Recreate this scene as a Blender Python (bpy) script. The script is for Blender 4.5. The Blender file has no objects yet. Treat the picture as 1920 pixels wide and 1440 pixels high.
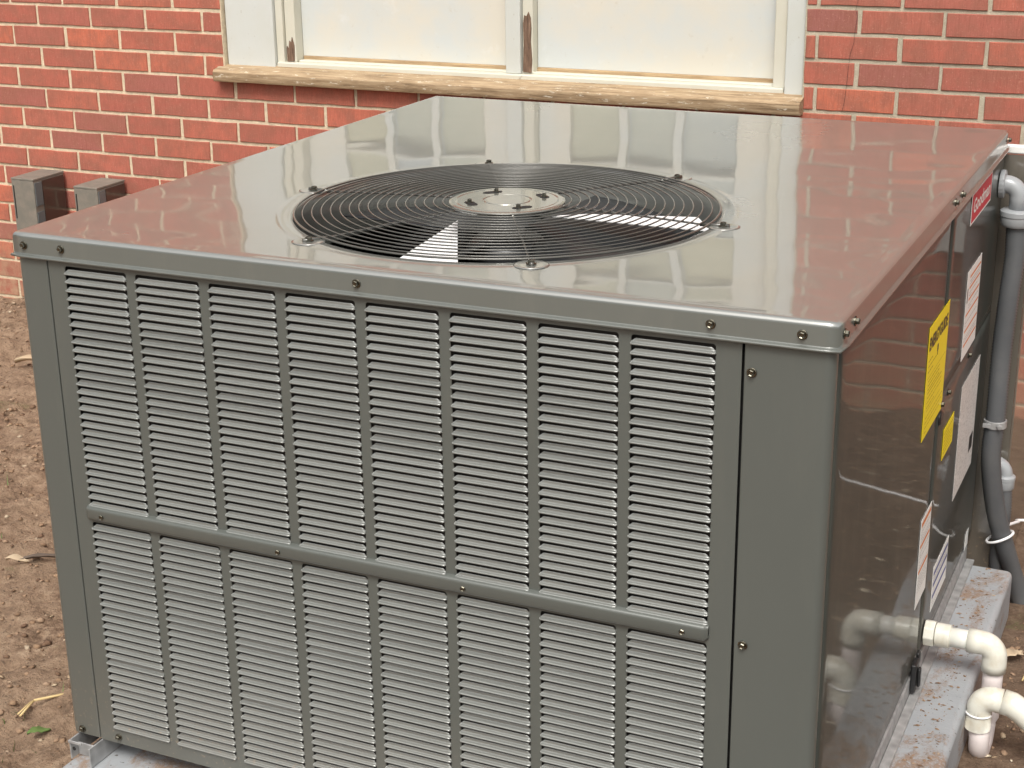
import bpy, bmesh, math, random
from mathutils import Vector, Matrix, noise
rnd = random.Random(7)
sc = bpy.context.scene
col = sc.collection

# ------------------------------------------------------------------ camera, world, sun, exposure
CAM = Vector((1.5677, -1.6950, 0.5228))
YAW, PIT, ROL = 0.43245, 0.33438, -0.01342
fw = Vector((-math.sin(YAW)*math.cos(PIT), math.cos(YAW)*math.cos(PIT), -math.sin(PIT)))
rt0 = Vector((math.cos(YAW), math.sin(YAW), 0)); up0 = rt0.cross(fw)
rt = math.cos(ROL)*rt0 + math.sin(ROL)*up0; up = -math.sin(ROL)*rt0 + math.cos(ROL)*up0
cd = bpy.data.cameras.new('camera'); cam = bpy.data.objects.new('camera', cd); col.objects.link(cam)
cam.matrix_world = Matrix(((rt.x, up.x, -fw.x, CAM.x), (rt.y, up.y, -fw.y, CAM.y), (rt.z, up.z, -fw.z, CAM.z), (0, 0, 0, 1)))
cd.sensor_width = 36; cd.lens = 36*2953.5/1920; cd.clip_start = .05; cd.clip_end = 500
sc.camera = cam

SUN_EL, SUN_AZ = 56, 166                     # azimuth measured clockwise from +y: behind and to the left of the camera
w = bpy.data.worlds.new("World"); sc.world = w; w.use_nodes = True
nt = w.node_tree; bg = nt.nodes['Background']
sky = nt.nodes.new('ShaderNodeTexSky'); sky.sky_type = 'NISHITA'; sky.sun_disc = False
sky.sun_elevation = math.radians(SUN_EL); sky.sun_rotation = math.radians(SUN_AZ)
sky.air_density = 1.0; sky.dust_density = 6.0; sky.ozone_density = 1.0
hs = nt.nodes.new('ShaderNodeHueSaturation'); hs.inputs['Saturation'].default_value = 0.32
nt.links.new(sky.outputs[0], hs.inputs['Color'])
wm = nt.nodes.new('ShaderNodeMix'); wm.data_type = 'RGBA'; wm.blend_type = 'MULTIPLY'; wm.inputs[0].default_value = 1
nt.links.new(hs.outputs[0], wm.inputs[6]); wm.inputs[7].default_value = (1.0, .995, .955, 1)
nt.links.new(wm.outputs[2], bg.inputs['Color']); bg.inputs['Strength'].default_value = 0.13
sd = bpy.data.lights.new('sun', 'SUN'); sd.energy = 1.3; sd.angle = math.radians(22); sd.color = (1, .97, .92)
so = bpy.data.objects.new('sun', sd); col.objects.link(so)
az, el = math.radians(SUN_AZ), math.radians(SUN_EL)
sdir = Vector((math.sin(az)*math.cos(el), math.cos(az)*math.cos(el), math.sin(el)))
so.rotation_euler = sdir.to_track_quat('Z', 'Y').to_euler()
sc.view_settings.view_transform = 'Standard'; sc.view_settings.look = 'None'
sc.view_settings.gamma = 1; sc.view_settings.use_curve_mapping = False
sc.view_settings.exposure = 0.52
sc.render.engine = 'CYCLES'

# ------------------------------------------------------------------ helpers
def link(o): col.objects.link(o); return o
def empty(name, loc=(0, 0, 0), label=None, cat=None, group=None):
    o = link(bpy.data.objects.new(name, None)); o.location = loc; o.empty_display_size = .05
    tag(o, label, cat, group); return o
def tag(o, label=None, cat=None, group=None, kind=None):
    if label: o['label'] = label
    if cat: o['category'] = cat
    if group: o['group'] = group
    if kind: o['kind'] = kind
    return o
def setparent(o, p):
    # world-space vertices: give the child the inverse of the parent's place
    o.parent = p
    if p is not None: o.matrix_parent_inverse = worldmat(p).inverted()
def worldmat(o):
    m = Matrix.LocRotScale(o.location, o.rotation_euler, o.scale)
    if o.parent: m = worldmat(o.parent) @ o.matrix_parent_inverse @ m
    return m
class MB:
    def __init__(s): s.v = []; s.f = []
    def add(s, vs, fs):
        n = len(s.v); s.v += [tuple(p) for p in vs]; s.f += [tuple(i+n for i in f) for f in fs]; return s
    def box(s, x0, x1, y0, y1, z0, z1):
        return s.add([(x0,y0,z0),(x1,y0,z0),(x1,y1,z0),(x0,y1,z0),(x0,y0,z1),(x1,y0,z1),(x1,y1,z1),(x0,y1,z1)],
                     [(3,2,1,0),(4,5,6,7),(0,1,5,4),(1,2,6,5),(2,3,7,6),(3,0,4,7)])
    def tube(s, pts, r, n=12, caps=True):
        pts = [Vector(p) for p in pts]; rs = r if isinstance(r, (list, tuple)) else [r]*len(pts)
        t0 = (pts[1]-pts[0]).normalized(); a = t0.orthogonal().normalized(); base = len(s.v); vs = []
        for i, p in enumerate(pts):
            t = (pts[min(i+1, len(pts)-1)]-pts[max(i-1, 0)]).normalized()
            a = (a - t*a.dot(t)).normalized(); b = t.cross(a)
            for k in range(n):
                th = 2*math.pi*k/n; vs.append(p+(a*math.cos(th)+b*math.sin(th))*rs[i])
        fs = []
        for i in range(len(pts)-1):
            for k in range(n):
                k2 = (k+1) % n; fs.append((i*n+k, i*n+k2, (i+1)*n+k2, (i+1)*n+k))
        if caps: fs += [tuple(reversed(range(n))), tuple(range((len(pts)-1)*n, len(pts)*n))]
        return s.add(vs, fs)
    def torus(s, c, R, r, n=96, m=6, z=0):
        vs = []; fs = []
        for i in range(n):
            th = 2*math.pi*i/n
            for j in range(m):
                ph = 2*math.pi*j/m
                vs.append((c[0]+(R+r*math.cos(ph))*math.cos(th), c[1]+(R+r*math.cos(ph))*math.sin(th), z+r*math.sin(ph)))
        for i in range(n):
            for j in range(m):
                fs.append((i*m+j, ((i+1)%n)*m+j, ((i+1)%n)*m+(j+1)%m, i*m+(j+1)%m))
        return s.add(vs, fs)
    def lathe(s, c, axis, prof, n=16):
        # prof: list of (radius, distance along axis)
        ax = Vector(axis).normalized(); a = ax.orthogonal().normalized(); b = ax.cross(a); c = Vector(c); vs = []; fs = []
        for (r, d) in prof:
            for k in range(n):
                th = 2*math.pi*k/n; vs.append(c+ax*d+(a*math.cos(th)+b*math.sin(th))*r)
        for i in range(len(prof)-1):
            for k in range(n):
                k2 = (k+1) % n; fs.append((i*n+k, i*n+k2, (i+1)*n+k2, (i+1)*n+k))
        fs += [tuple(reversed(range(n))), tuple(range((len(prof)-1)*n, len(prof)*n))]
        return s.add(vs, fs)
    def mesh(s, name, mat, smooth=False):
        me = bpy.data.meshes.new(name); me.from_pydata(s.v, [], s.f)
        if mat: me.materials.append(mat)
        if smooth: me.polygons.foreach_set('use_smooth', [True]*len(me.polygons))
        me.update(); return me
    def build(s, name, mat, parent=None, smooth=False, bevel=0, seg=2, auto=None):
        me = s.mesh(name, mat, smooth); o = link(bpy.data.objects.new(name, me))
        if parent is not None: setparent(o, parent)
        if bevel:
            m = o.modifiers.new('bevel', 'BEVEL'); m.width = bevel; m.segments = seg; m.limit_method = 'ANGLE'; m.angle_limit = math.radians(35)
            m.harden_normals = True
            me.polygons.foreach_set('use_smooth', [True]*len(me.polygons))
        return o
def arc(c, r, a0, a1, u, v, n=8):
    c, u, v = Vector(c), Vector(u), Vector(v)
    return [c+u*r*math.cos(a0+(a1-a0)*i/n)+v*r*math.sin(a0+(a1-a0)*i/n) for i in range(n+1)]
def catmull(P, n=8):
    P = [Vector(p) for p in P]; out = []
    for i in range(len(P)-1):
        p0, p1, p2, p3 = P[max(i-1,0)], P[i], P[i+1], P[min(i+2, len(P)-1)]
        for k in range(n):
            t = k/n; out.append(.5*((2*p1)+(p2-p0)*t+(2*p0-5*p1+4*p2-p3)*t*t+(3*p1-p0-3*p2+p3)*t**3))
    out.append(P[-1]); return out
def resample(P, step):
    out = [P[0]]; acc = 0
    for a, b in zip(P, P[1:]):
        L = (b-a).length; d = step-acc
        while d <= L: out.append(a+(b-a)*(d/L)); d += step
        acc = (acc+L) % step if L else acc
        acc = L-(d-step)
    return out

# ------------------------------------------------------------------ materials
def mat(name, color=(.5,.5,.5), rough=.5, metal=0, **kw):
    m = bpy.data.materials.new(name); m.use_nodes = True; b = m.node_tree.nodes['Principled BSDF']
    b.inputs['Base Color'].default_value = (*color, 1); b.inputs['Roughness'].default_value = rough; b.inputs['Metallic'].default_value = metal
    for k, v in kw.items(): b.inputs[k.replace('_', ' ')].default_value = v
    return m
class N:
    def __init__(s, m): s.m = m; s.t = m.node_tree; s.b = s.t.nodes['Principled BSDF']
    def n(s, typ, **kw):
        x = s.t.nodes.new(typ)
        for k, v in kw.items(): setattr(x, k, v)
        return x
    def l(s, a, b): s.t.links.new(a, b)
    def coord(s, scale=(1,1,1), loc=(0,0,0), kind='Object'):
        tc = s.n('ShaderNodeTexCoord'); mp = s.n('ShaderNodeMapping'); mp.inputs['Scale'].default_value = scale; mp.inputs['Location'].default_value = loc
        s.l(tc.outputs[kind], mp.inputs['Vector']); return mp.outputs[0]
    def noise(s, vec, scale=5, detail=4, rough=.5, dist=0):
        x = s.n('ShaderNodeTexNoise'); x.inputs['Scale'].default_value = scale; x.inputs['Detail'].default_value = detail
        x.inputs['Roughness'].default_value = rough; x.inputs['Distortion'].default_value = dist; s.l(vec, x.inputs['Vector']); return x.outputs['Fac']
    def voro(s, vec, scale=5, feature='F1'):
        x = s.n('ShaderNodeTexVoronoi', feature=feature); x.inputs['Scale'].default_value = scale; s.l(vec, x.inputs['Vector']); return x.outputs['Distance']
    def ramp(s, fac, stops, interp='LINEAR'):
        r = s.n('ShaderNodeValToRGB'); r.color_ramp.interpolation = interp; e = r.color_ramp.elements
        while len(e) < len(stops): e.new(.5)
        for el_, (p, c) in zip(e, stops): el_.position = p; el_.color = (*c, 1) if len(c) == 3 else c
        s.l(fac, r.inputs[0]); return r.outputs[0]
    def math(s, op, a, b=None, c=None, clamp=False):
        x = s.n('ShaderNodeMath', operation=op, use_clamp=clamp)
        for i, v in enumerate((a, b, c)):
            if v is None: continue
            if isinstance(v, (int, float)): x.inputs[i].default_value = v
            else: s.l(v, x.inputs[i])
        return x.outputs[0]
    def mix(s, fac, a, b, blend='MIX'):
        x = s.n('ShaderNodeMix', data_type='RGBA', blend_type=blend)
        for i, v in ((0, fac), (6, a), (7, b)):
            if isinstance(v, (int, float)): x.inputs[i].default_value = v
            elif isinstance(v, tuple): x.inputs[i].default_value = (*v, 1)
            else: s.l(v, x.inputs[i])
        return x.outputs[2]
    def bump(s, h, strength=.3, dist=.001, normal=None):
        x = s.n('ShaderNodeBump'); x.inputs['Strength'].default_value = strength; x.inputs['Distance'].default_value = dist
        s.l(h, x.inputs['Height'])
        if normal is not None: s.l(normal, x.inputs['Normal'])
        s.l(x.outputs[0], s.b.inputs['Normal']); return x.outputs[0]
    def color(s, c): s.l(c, s.b.inputs['Base Color'])
    def rough(s, c): s.l(c, s.b.inputs['Roughness'])
K = lambda a: (a, a, a)

def paint(name, col_, rough, coat_rough, coat_ior, metal, bumps=True, dust=.0):
    m = mat(name, col_, rough, metal, Coat_Weight=1.0, Coat_Roughness=coat_rough, Coat_IOR=coat_ior); q = N(m)
    v = q.coord()
    n1 = q.noise(v, 3.0, 5, .6); n2 = q.noise(v, 900, 2, .5)
    c = q.mix(q.math('MULTIPLY', n1, .35), tuple(col_), tuple(min(1, x*1.35) for x in col_))
    # fine dust settled in streaks
    d = q.ramp(q.noise(q.coord((1, 1, .25)), 14, 6, .7), [(.52, K(0)), (.75, K(1))])
    c = q.mix(q.math('MULTIPLY', d, dust), c, (.30, .27, .22))
    gp = q.n('ShaderNodeNewGeometry'); gz_ = q.n('ShaderNodeSeparateXYZ'); q.l(gp.outputs['Position'], gz_.inputs[0])
    low = q.math('MULTIPLY', q.math('SUBTRACT', -.62, gz_.outputs[2]), 4.5, clamp=True)
    spl = q.math('MULTIPLY', q.math('MULTIPLY', low, low), q.ramp(q.noise(v, 130, 4, .7), [(.60, K(0)), (.66, K(1))]))
    hz = q.math('MULTIPLY', low, q.math('MULTIPLY', q.noise(q.coord((1, 1, .3)), 12, 5, .65), .22))
    c = q.mix(q.math('ADD', q.math('MULTIPLY', spl, .7), hz), c, (.33, .25, .18)); q.color(c)
    q.rough(q.math('ADD', q.math('MULTIPLY', n1, .12), rough-.05))
    if bumps: q.bump(n2, .06, .0004)
    return m
M = {}
M['top'] = paint('cabinet_paint_lit_top', (.200, .205, .188), .28, .042, 2.75, .22, dust=.12)  # lighter copy of the cabinet paint, the top's brightness put into its colour
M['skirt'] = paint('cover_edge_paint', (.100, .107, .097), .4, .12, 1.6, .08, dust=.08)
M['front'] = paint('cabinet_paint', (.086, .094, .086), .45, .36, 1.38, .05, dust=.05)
M['louver'] = paint('cabinet_paint_lit_slats', (.185, .192, .182), .42, .16, 1.75, .12, dust=.0, bumps=False)  # same cabinet paint lightened, so the slat lips read as lit
M['side'] = paint('cabinet_paint_shaded_side', (.045, .050, .045), .45, .045, 1.2, .0, dust=.10); M['side'].node_tree.nodes['Principled BSDF'].inputs['Coat Weight'].default_value = .62; M['side'].node_tree.nodes['Principled BSDF'].inputs['IOR'].default_value = 1.25  # same cabinet paint darkened, the side's shade put into its colour
M['dark'] = mat('interior_shadow_black', (.012, .012, .012), .7)
M['coil'] = mat('coil_fin_metal', (.05, .05, .05), .5, .6)
M['wire'] = mat('guard_wire_black', (.085, .083, .074), .28, .3, Coat_Weight=.7, Coat_Roughness=.12)
M['hub'] = paint('fan_hub_plate', (.22, .22, .19), .22, .08, 1.8, .5, dust=.15)
M['blade'] = mat('fan_blade_dark', (.035, .037, .04), .35, .4)
M['gap_white'] = mat('white_gap_plate', (.97, .97, .98), .5, .0)  # near-white, for the bright slivers under the guard
M['screw'] = mat('screw_zinc', (.16, .15, .12), .25, 1)
M['galv'] = mat('galvanised_steel', (.42, .43, .44), .5, .45)
q = N(M['galv']); v = q.coord(); q.color(q.ramp(q.voro(v, 60), [(0, K(.28)), (1, K(.5))]))
M['strip'] = mat('sealant_white', (.8, .8, .78), .6)

# white PVC
M['pvc'] = mat('white_pvc', (.80, .79, .72), .32, 0, Coat_Weight=.3, Subsurface_Weight=.05)
q = N(M['pvc']); v = q.coord(); q.color(q.mix(q.ramp(q.noise(v, 22, 5, .65), [(.52, K(0)), (.78, K(.55))]), (.74, .735, .69), (.52, .45, .32)))
M['pvcfit'] = mat('white_pvc_fitting', (.78, .76, .66), .35, 0, Coat_Weight=.3)
q = N(M['pvcfit']); v = q.coord(); q.color(q.mix(q.ramp(q.noise(v, 30, 5, .65), [(.48, K(0)), (.75, K(.6))]), (.72, .71, .635), (.52, .44, .30)))
M['pvcpink'] = mat('pale_pink_pvc', (.76, .69, .68), .38)
M['tie'] = mat('white_nylon_tie', (.85, .85, .86), .4)
M['conduit'] = mat('grey_liquidtight_conduit', (.10, .105, .112), .42, 0)
q = N(M['conduit']); v = q.coord(); q.color(q.mix(q.ramp(q.noise(v, 14, 5, .6), [(.4, K(0)), (.8, K(.5))]), (.10, .105, .112), (.17, .165, .16)))
M['elbow'] = mat('grey_conduit_fitting', (.33, .345, .36), .3, 0, Coat_Weight=.3)

# pad
M['pad'] = mat('grey_equipment_pad', (.33, .35, .38), .6); q = N(M['pad']); v = q.coord()
dirt = q.math('MULTIPLY', q.ramp(q.noise(q.coord((1.2, .55, 1), (0, 0, 0)), 7.5, 8, .72, .4), [(.46, K(0)), (.55, K(1))]),
              q.ramp(q.noise(v, 160, 4, .7), [(.36, K(0)), (.52, K(1))]))
spk = q.ramp(q.noise(v, 75, 3, .6), [(.66, K(0)), (.70, K(1))])
c = q.mix(q.noise(v, 9, 5, .6), (.25, .265, .28), (.38, .395, .415))
c = q.mix(q.math('MULTIPLY', dirt, .8), c, (.25, .155, .095)); c = q.mix(q.math('MULTIPLY', spk, .8), c, (.07, .05, .035)); q.color(c)
q.bump(q.math('ADD', dirt, q.noise(v, 60, 5, .7)), .5, .002)

# brick
M['brick'] = mat('red_wirecut_brick', (.4, .1, .07), .82); q = N(M['brick'])
oi = q.n('ShaderNodeObjectInfo'); ge = q.n('ShaderNodeNewGeometry')
r = q.math('FRACT', q.math('ADD', q.math('MULTIPLY', oi.outputs['Random'], 7.31), q.math('MULTIPLY', ge.outputs['Random Per Island'], 5.77)))
r2 = q.math('FRACT', q.math('MULTIPLY', r, 13.7))
base = q.ramp(r, [(0, (.45, .130, .085)), (.25, (.39, .115, .082)), (.5, (.49, .140, .088)), (.72, (.34, .115, .092)), (.88, (.56, .155, .085)), (1, (.31, .115, .095))])
v = q.coord(kind='Object')
cmb = q.n('ShaderNodeCombineXYZ'); q.l(q.math('MULTIPLY', r, 50), cmb.inputs[0]); q.l(q.math('MULTIPLY', r2, 50), cmb.inputs[2])
tc = q.n('ShaderNodeNewGeometry'); va = q.n('ShaderNodeVectorMath', operation='ADD'); q.l(tc.outputs['Position'], va.inputs[0]); q.l(cmb.outputs[0], va.inputs[1])
pv = va.outputs[0]
bl = q.noise(pv, 18, 4, .6)
c = q.mix(q.ramp(bl, [(.40, K(0)), (.62, K(.65))]), base, (.29, .115, .078))
c = q.mix(q.ramp(q.noise(pv, 230, 3, .6), [(.58, K(0)), (.72, K(.45))]), c, (.62, .30, .22))
c = q.mix(q.ramp(q.noise(pv, 320, 2, .5), [(.64, K(0)), (.74, K(.55))]), c, (.13, .045, .035))
mpp = q.n('ShaderNodeMapping'); mpp.inputs['Scale'].default_value = (1, 1, .08); q.l(pv, mpp.inputs['Vector'])
st = q.noise(mpp.outputs[0], 330, 3, .65)
c = q.mix(q.ramp(st, [(.35, K(.40)), (.55, K(0))]), c, (.24, .07, .045))
sz = q.n('ShaderNodeSeparateXYZ'); q.l(tc.outputs['Position'], sz.inputs[0])
splash = q.math('MULTIPLY', q.math('MULTIPLY', q.math('SUBTRACT', -.66, sz.outputs[2]), 3.2, clamp=True), q.ramp(q.noise(tc.outputs['Position'], 26, 6, .7), [(.36, K(.1)), (.62, K(.9))]))
c = q.mix(splash, c, (.44, .30, .19)); q.color(c)
q.bump(q.math('ADD', q.math('MULTIPLY', st, 1.2), q.noise(pv, 500, 3, .6)), .55, .0016)

M['mortar'] = mat('lime_mortar', (.6, .5, .38), .9); q = N(M['mortar']); v = q.coord()
xyz = q.n('ShaderNodeSeparateXYZ'); q.l(v, xyz.inputs[0])
side = q.math('ADD', q.math('MULTIPLY', xyz.outputs[0], .45), .62, clamp=True)      # the joints right of the window are greyer, older mortar
c = q.mix(side, (.72, .60, .43), (.48, .43, .33))
c = q.mix(q.ramp(q.noise(v, 45, 6, .7), [(.4, K(0)), (.75, K(.6))]), c, (.30, .24, .17))
c = q.mix(q.ramp(q.noise(v, 300, 3, .7), [(.55, K(0)), (.7, K(.5))]), c, (.85, .78, .62)); q.color(c)
q.bump(q.noise(v, 220, 5, .75), .8, .003)

# weathered window paint, bare wood
def peeling(name, white, amount):
    m = mat(name, white, .55); q = N(m); v = q.coord()
    pv = q.coord((1, 1, .35))
    n = q.noise(pv, 16, 7, .7)
    k = q.ramp(n, [(amount, K(0)), (amount+.03, K(1))])
    stain = q.ramp(q.noise(v, 5, 5, .6), [(.35, K(0)), (.8, K(.6))])
    c = q.mix(stain, tuple(white), tuple(a*b for a, b in zip(white, (.90, .86, .74))))
    c = q.mix(q.ramp(q.noise(v, 110, 3, .6), [(.68, K(0)), (.73, K(.5))]), c, (.35, .31, .26))
    c = q.mix(k, c, (.26, .19, .13)); q.color(c)
    q.bump(q.math('ADD', q.math('MULTIPLY', k, -1.5), q.noise(q.coord((1, 1, .08)), 120, 4, .6)), .35, .0012)
    return m
M['casing'] = peeling('old_white_casing_paint', (.57, .59, .575), .70)
M['sash'] = peeling('old_cream_sash_paint', (.60, .585, .51), .665)
M['board'] = mat('painted_white_board', (.86, .86, .79), .5); q = N(M['board']); v = q.coord()
c = q.mix(q.ramp(q.noise(v, 4.2, 5, .6), [(.38, K(0)), (.62, K(1))]), (.555, .58, .57), (.62, .59, .515))
c = q.mix(q.ramp(q.noise(v, 34, 6, .75), [(.62, K(0)), (.72, K(.40))]), c, (.46, .42, .34))
c = q.mix(q.ramp(q.noise(v, 12, 5, .7), [(.6, K(0)), (.8, K(.3))]), c, (.74, .78, .82)); q.color(c)
q.bump(q.noise(v, 20, 5, .6), .2, .002)
M['wood'] = mat('bare_weathered_wood', (.42, .30, .18), .8); q = N(M['wood'])
v = q.coord((1, 12, 12)); g = q.noise(v, 9, 8, .72, .3)
c = q.ramp(g, [(.28, (.11, .075, .045)), (.42, (.27, .185, .105)), (.56, (.41, .295, .18)), (.75, (.54, .43, .29))])
pe = q.ramp(q.noise(q.coord((1, 5, 5)), 26, 6, .75), [(.60, K(0)), (.64, K(.75))])
c = q.mix(pe, c, (.78, .74, .62)); q.color(c); q.bump(g, .6, .003)
M['woodbrown'] = mat('tan_wood_track', (.42, .28, .15), .7); q = N(M['woodbrown']); v = q.coord((1, 10, 10))
q.color(q.ramp(q.noise(v, 8, 6, .7), [(.3, (.26, .17, .09)), (.7, (.56, .40, .23))]))
M['rot'] = mat('rotted_dark_wood', (.12, .075, .05), .9); q = N(M['rot']); v = q.coord((10, 10, 1)); g = q.noise(v, 22, 6, .75)
q.color(q.ramp(g, [(.3, (.05, .03, .02)), (.55, (.20, .12, .08)), (.8, (.36, .27, .20))])); q.bump(g, .8, .004)
M['pane'] = mat('dusty_window_glass', (.35, .36, .30), .12, 0, Coat_Weight=.6); q = N(M['pane']); oi = q.n('ShaderNodeObjectInfo'); v = q.coord()
c = q.ramp(oi.outputs['Random'], [(0, (.45, .42, .29)), (.4, (.40, .40, .31)), (.7, (.33, .37, .37)), (1, (.34, .38, .42))])
c = q.mix(q.ramp(q.noise(v, 6, 4, .6), [(.3, K(0)), (.8, K(.5))]), c, (.56, .55, .46)); q.color(c)

# soil
M['soil'] = mat('dug_soil', (.25, .15, .09), .95); q = N(M['soil']); v = q.coord()
xyz = q.n('ShaderNodeSeparateXYZ'); q.l(v, xyz.inputs[0])
a = q.noise(v, 2.6, 8, .66); b_ = q.noise(v, 30, 7, .75); d_ = q.noise(v, 170, 4, .75)
c = q.ramp(b_, [(.30, (.075, .042, .026)), (.43, (.21, .130, .080)), (.54, (.38, .255, .168)), (.70, (.58, .43, .30))])  # low spots of the bump coloured dark, crevice shade put into the colour
c = q.mix(q.ramp(a, [(.40, K(0)), (.62, K(.75))]), c, (.37, .25, .165))
damp = q.math('MULTIPLY', q.math('GREATER_THAN', xyz.outputs[0], .9), .55)     # the ground right of the unit is damp and darker
c = q.mix(q.ramp(d_, [(.60, K(0)), (.72, K(.55))]), c, (.60, .47, .34)); c = q.mix(q.ramp(q.noise(v, 95, 3, .7), [(.3, K(.7)), (.42, K(0))]), c, (.05, .03, .02))
c = q.mix(damp, c, (.085, .052, .034))
grs = q.math('MULTIPLY', q.ramp(q.noise(v, 6, 5, .6), [(.64, K(0)), (.70, K(.45))]), q.ramp(d_, [(.45, K(0)), (.55, K(1))])); c = q.mix(grs, c, (.14, .17, .05))
q.color(c); q.bump(q.math('ADD', b_, q.math('MULTIPLY', d_, .6)), 1.0, .016)
M['clod'] = mat('soil_clod', (.25, .16, .10), .95); q = N(M['clod']); ge = q.n('ShaderNodeNewGeometry'); v = q.coord()
c = q.ramp(ge.outputs['Random Per Island'], [(0, (.14, .08, .05)), (.5, (.28, .18, .11)), (.85, (.33, .22, .145)), (1, (.45, .36, .26))]); q.color(c)
q.bump(q.noise(v, 150, 5, .7), .7, .004)
M['chip'] = mat('pale_wood_chip', (.5, .4, .28), .85); q = N(M['chip']); ge = q.n('ShaderNodeNewGeometry')
q.color(q.ramp(ge.outputs['Random Per Island'], [(0, (.20, .13, .08)), (.4, (.45, .34, .22)), (.8, (.62, .5, .36)), (1, (.70, .62, .48))]))
M['straw'] = mat('dry_straw', (.60, .45, .22), .7); M['leaf'] = mat('dry_leaf', (.50, .38, .25), .75); M['bark'] = mat('dark_bark', (.12, .09, .07), .8)
M['weed'] = mat('green_weed', (.12, .19, .05), .7)
M['greymetal'] = mat('weathered_grey_post', (.27, .255, .22), .5, .1); q = N(M['greymetal']); v = q.coord()
q.color(q.mix(q.ramp(q.noise(v, 28, 6, .7), [(.4, K(0)), (.7, K(.8))]), (.185, .175, .15), (.26, .225, .19))); q.bump(q.noise(v, 80, 4, .6), .25, .001)
M['postside'] = mat('post_side_strip', (.13, .145, .15), .25)
M['postdark'] = mat('post_dark_face', (.05, .035, .028), .25, 0, Coat_Weight=.5)
M['boxgrey'] = mat('light_grey_enclosure', (.40, .42, .41), .45)
M['duct'] = paint('duct_cover_paint', (.15, .135, .112), .3, .10, 1.8, .2, dust=.35)
M['black'] = mat('black_plastic', (.015, .015, .016), .35)
M['lab_y'] = mat('yellow_label', (.95, .76, .0), .35); M['lab_w'] = mat('white_label', (.90, .90, .88), .35); M['lab_g'] = mat('data_label', (.62, .60, .58), .4)
q = N(M['lab_g']); q.color(q.mix(q.ramp(q.noise(q.coord((1, .35, 1.6)), 320, 4, .7), [(.50, K(0)), (.60, K(.6))]), (.72, .70, .68), (.30, .29, .28)))
M['ink_o'] = mat('orange_ink', (.72, .22, .06), .4); M['ink_b'] = mat('blue_ink', (.05, .07, .28), .4); M['ink_k'] = mat('black_ink', (.02, .02, .02), .4)
M['ink_r'] = mat('red_badge', (.55, .025, .05), .5, 0); M['ink_w'] = mat('white_ink', (.85, .85, .83), .4); M['ink_s'] = mat('grey_print', (.33, .32, .31), .5)
M['ink_y'] = mat('ochre_print', (.40, .30, .02), .5)

# ------------------------------------------------------------------ ground
GZ = -.945
def gnd(x, y):
    n = noise.noise(Vector((x*1.1, y*1.1, 3)))*.03
    if y < 2.45 and -3.2 < x < 4:
        d = 1
        n += noise.noise(Vector((x*5, y*5, 1)))*.024 + noise.noise(Vector((x*13, y*13, 5)))*.016 + noise.noise(Vector((x*34, y*34, 9)))*.009 + noise.noise(Vector((x*90, y*90, 2)))*.0035 - abs(noise.noise(Vector((x*20, y*20, 12))))*.016 - abs(noise.noise(Vector((x*46, y*46, 15))))*.007
        n += .07*math.exp(-((x+1.86)**2/.05+(y-1.97)**2/.035))      # low hump by the wall
    k = max(0, min(1, ((x+.25)/.25)))*max(0, min(1, (1.45-x)/.12)) if y < 1.35 else 0
    n = n*(1-.8*k) - .012*k
    return GZ+n
def axis_(lo, hi, fine, far):
    out = []
    for a, b in fine:
        s_ = .013; k = int((b-a)/s_); out += [a+(b-a)*i/k for i in range(k+1)]
    xs = sorted(set([round(t, 4) for t in out]+far+[lo, hi])); return xs
xs = axis_(-60, 60, [(-2.7, .12), (1.2, 1.75)], [-40,-25,-15,-10,-7,-5,-4,-3.4,-3,.3,.5,.7,.9,1.1,1.9,2.1,2.4,2.8,3.4,4.2,5.5,8,12,20,35])
ys = axis_(-60, 60, [(-.25, 2.42)], [-40,-25,-15,-9,-6,-4,-2.8,-2,-1.4,-1,-.6,-.4,2.5,2.7,3,3.6,5,8,14,25,40])
vs = [(x, y, gnd(x, y)) for y in ys for x in xs]; nx = len(xs)
fs = [(j*nx+i, j*nx+i+1, (j+1)*nx+i+1, (j+1)*nx+i) for j in range(len(ys)-1) for i in range(nx-1)]
g = MB().add(vs, fs).build('ground', M['soil'], smooth=True); tag(g, 'bare brown dug soil around the pad and along the wall', kind='structure')

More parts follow.
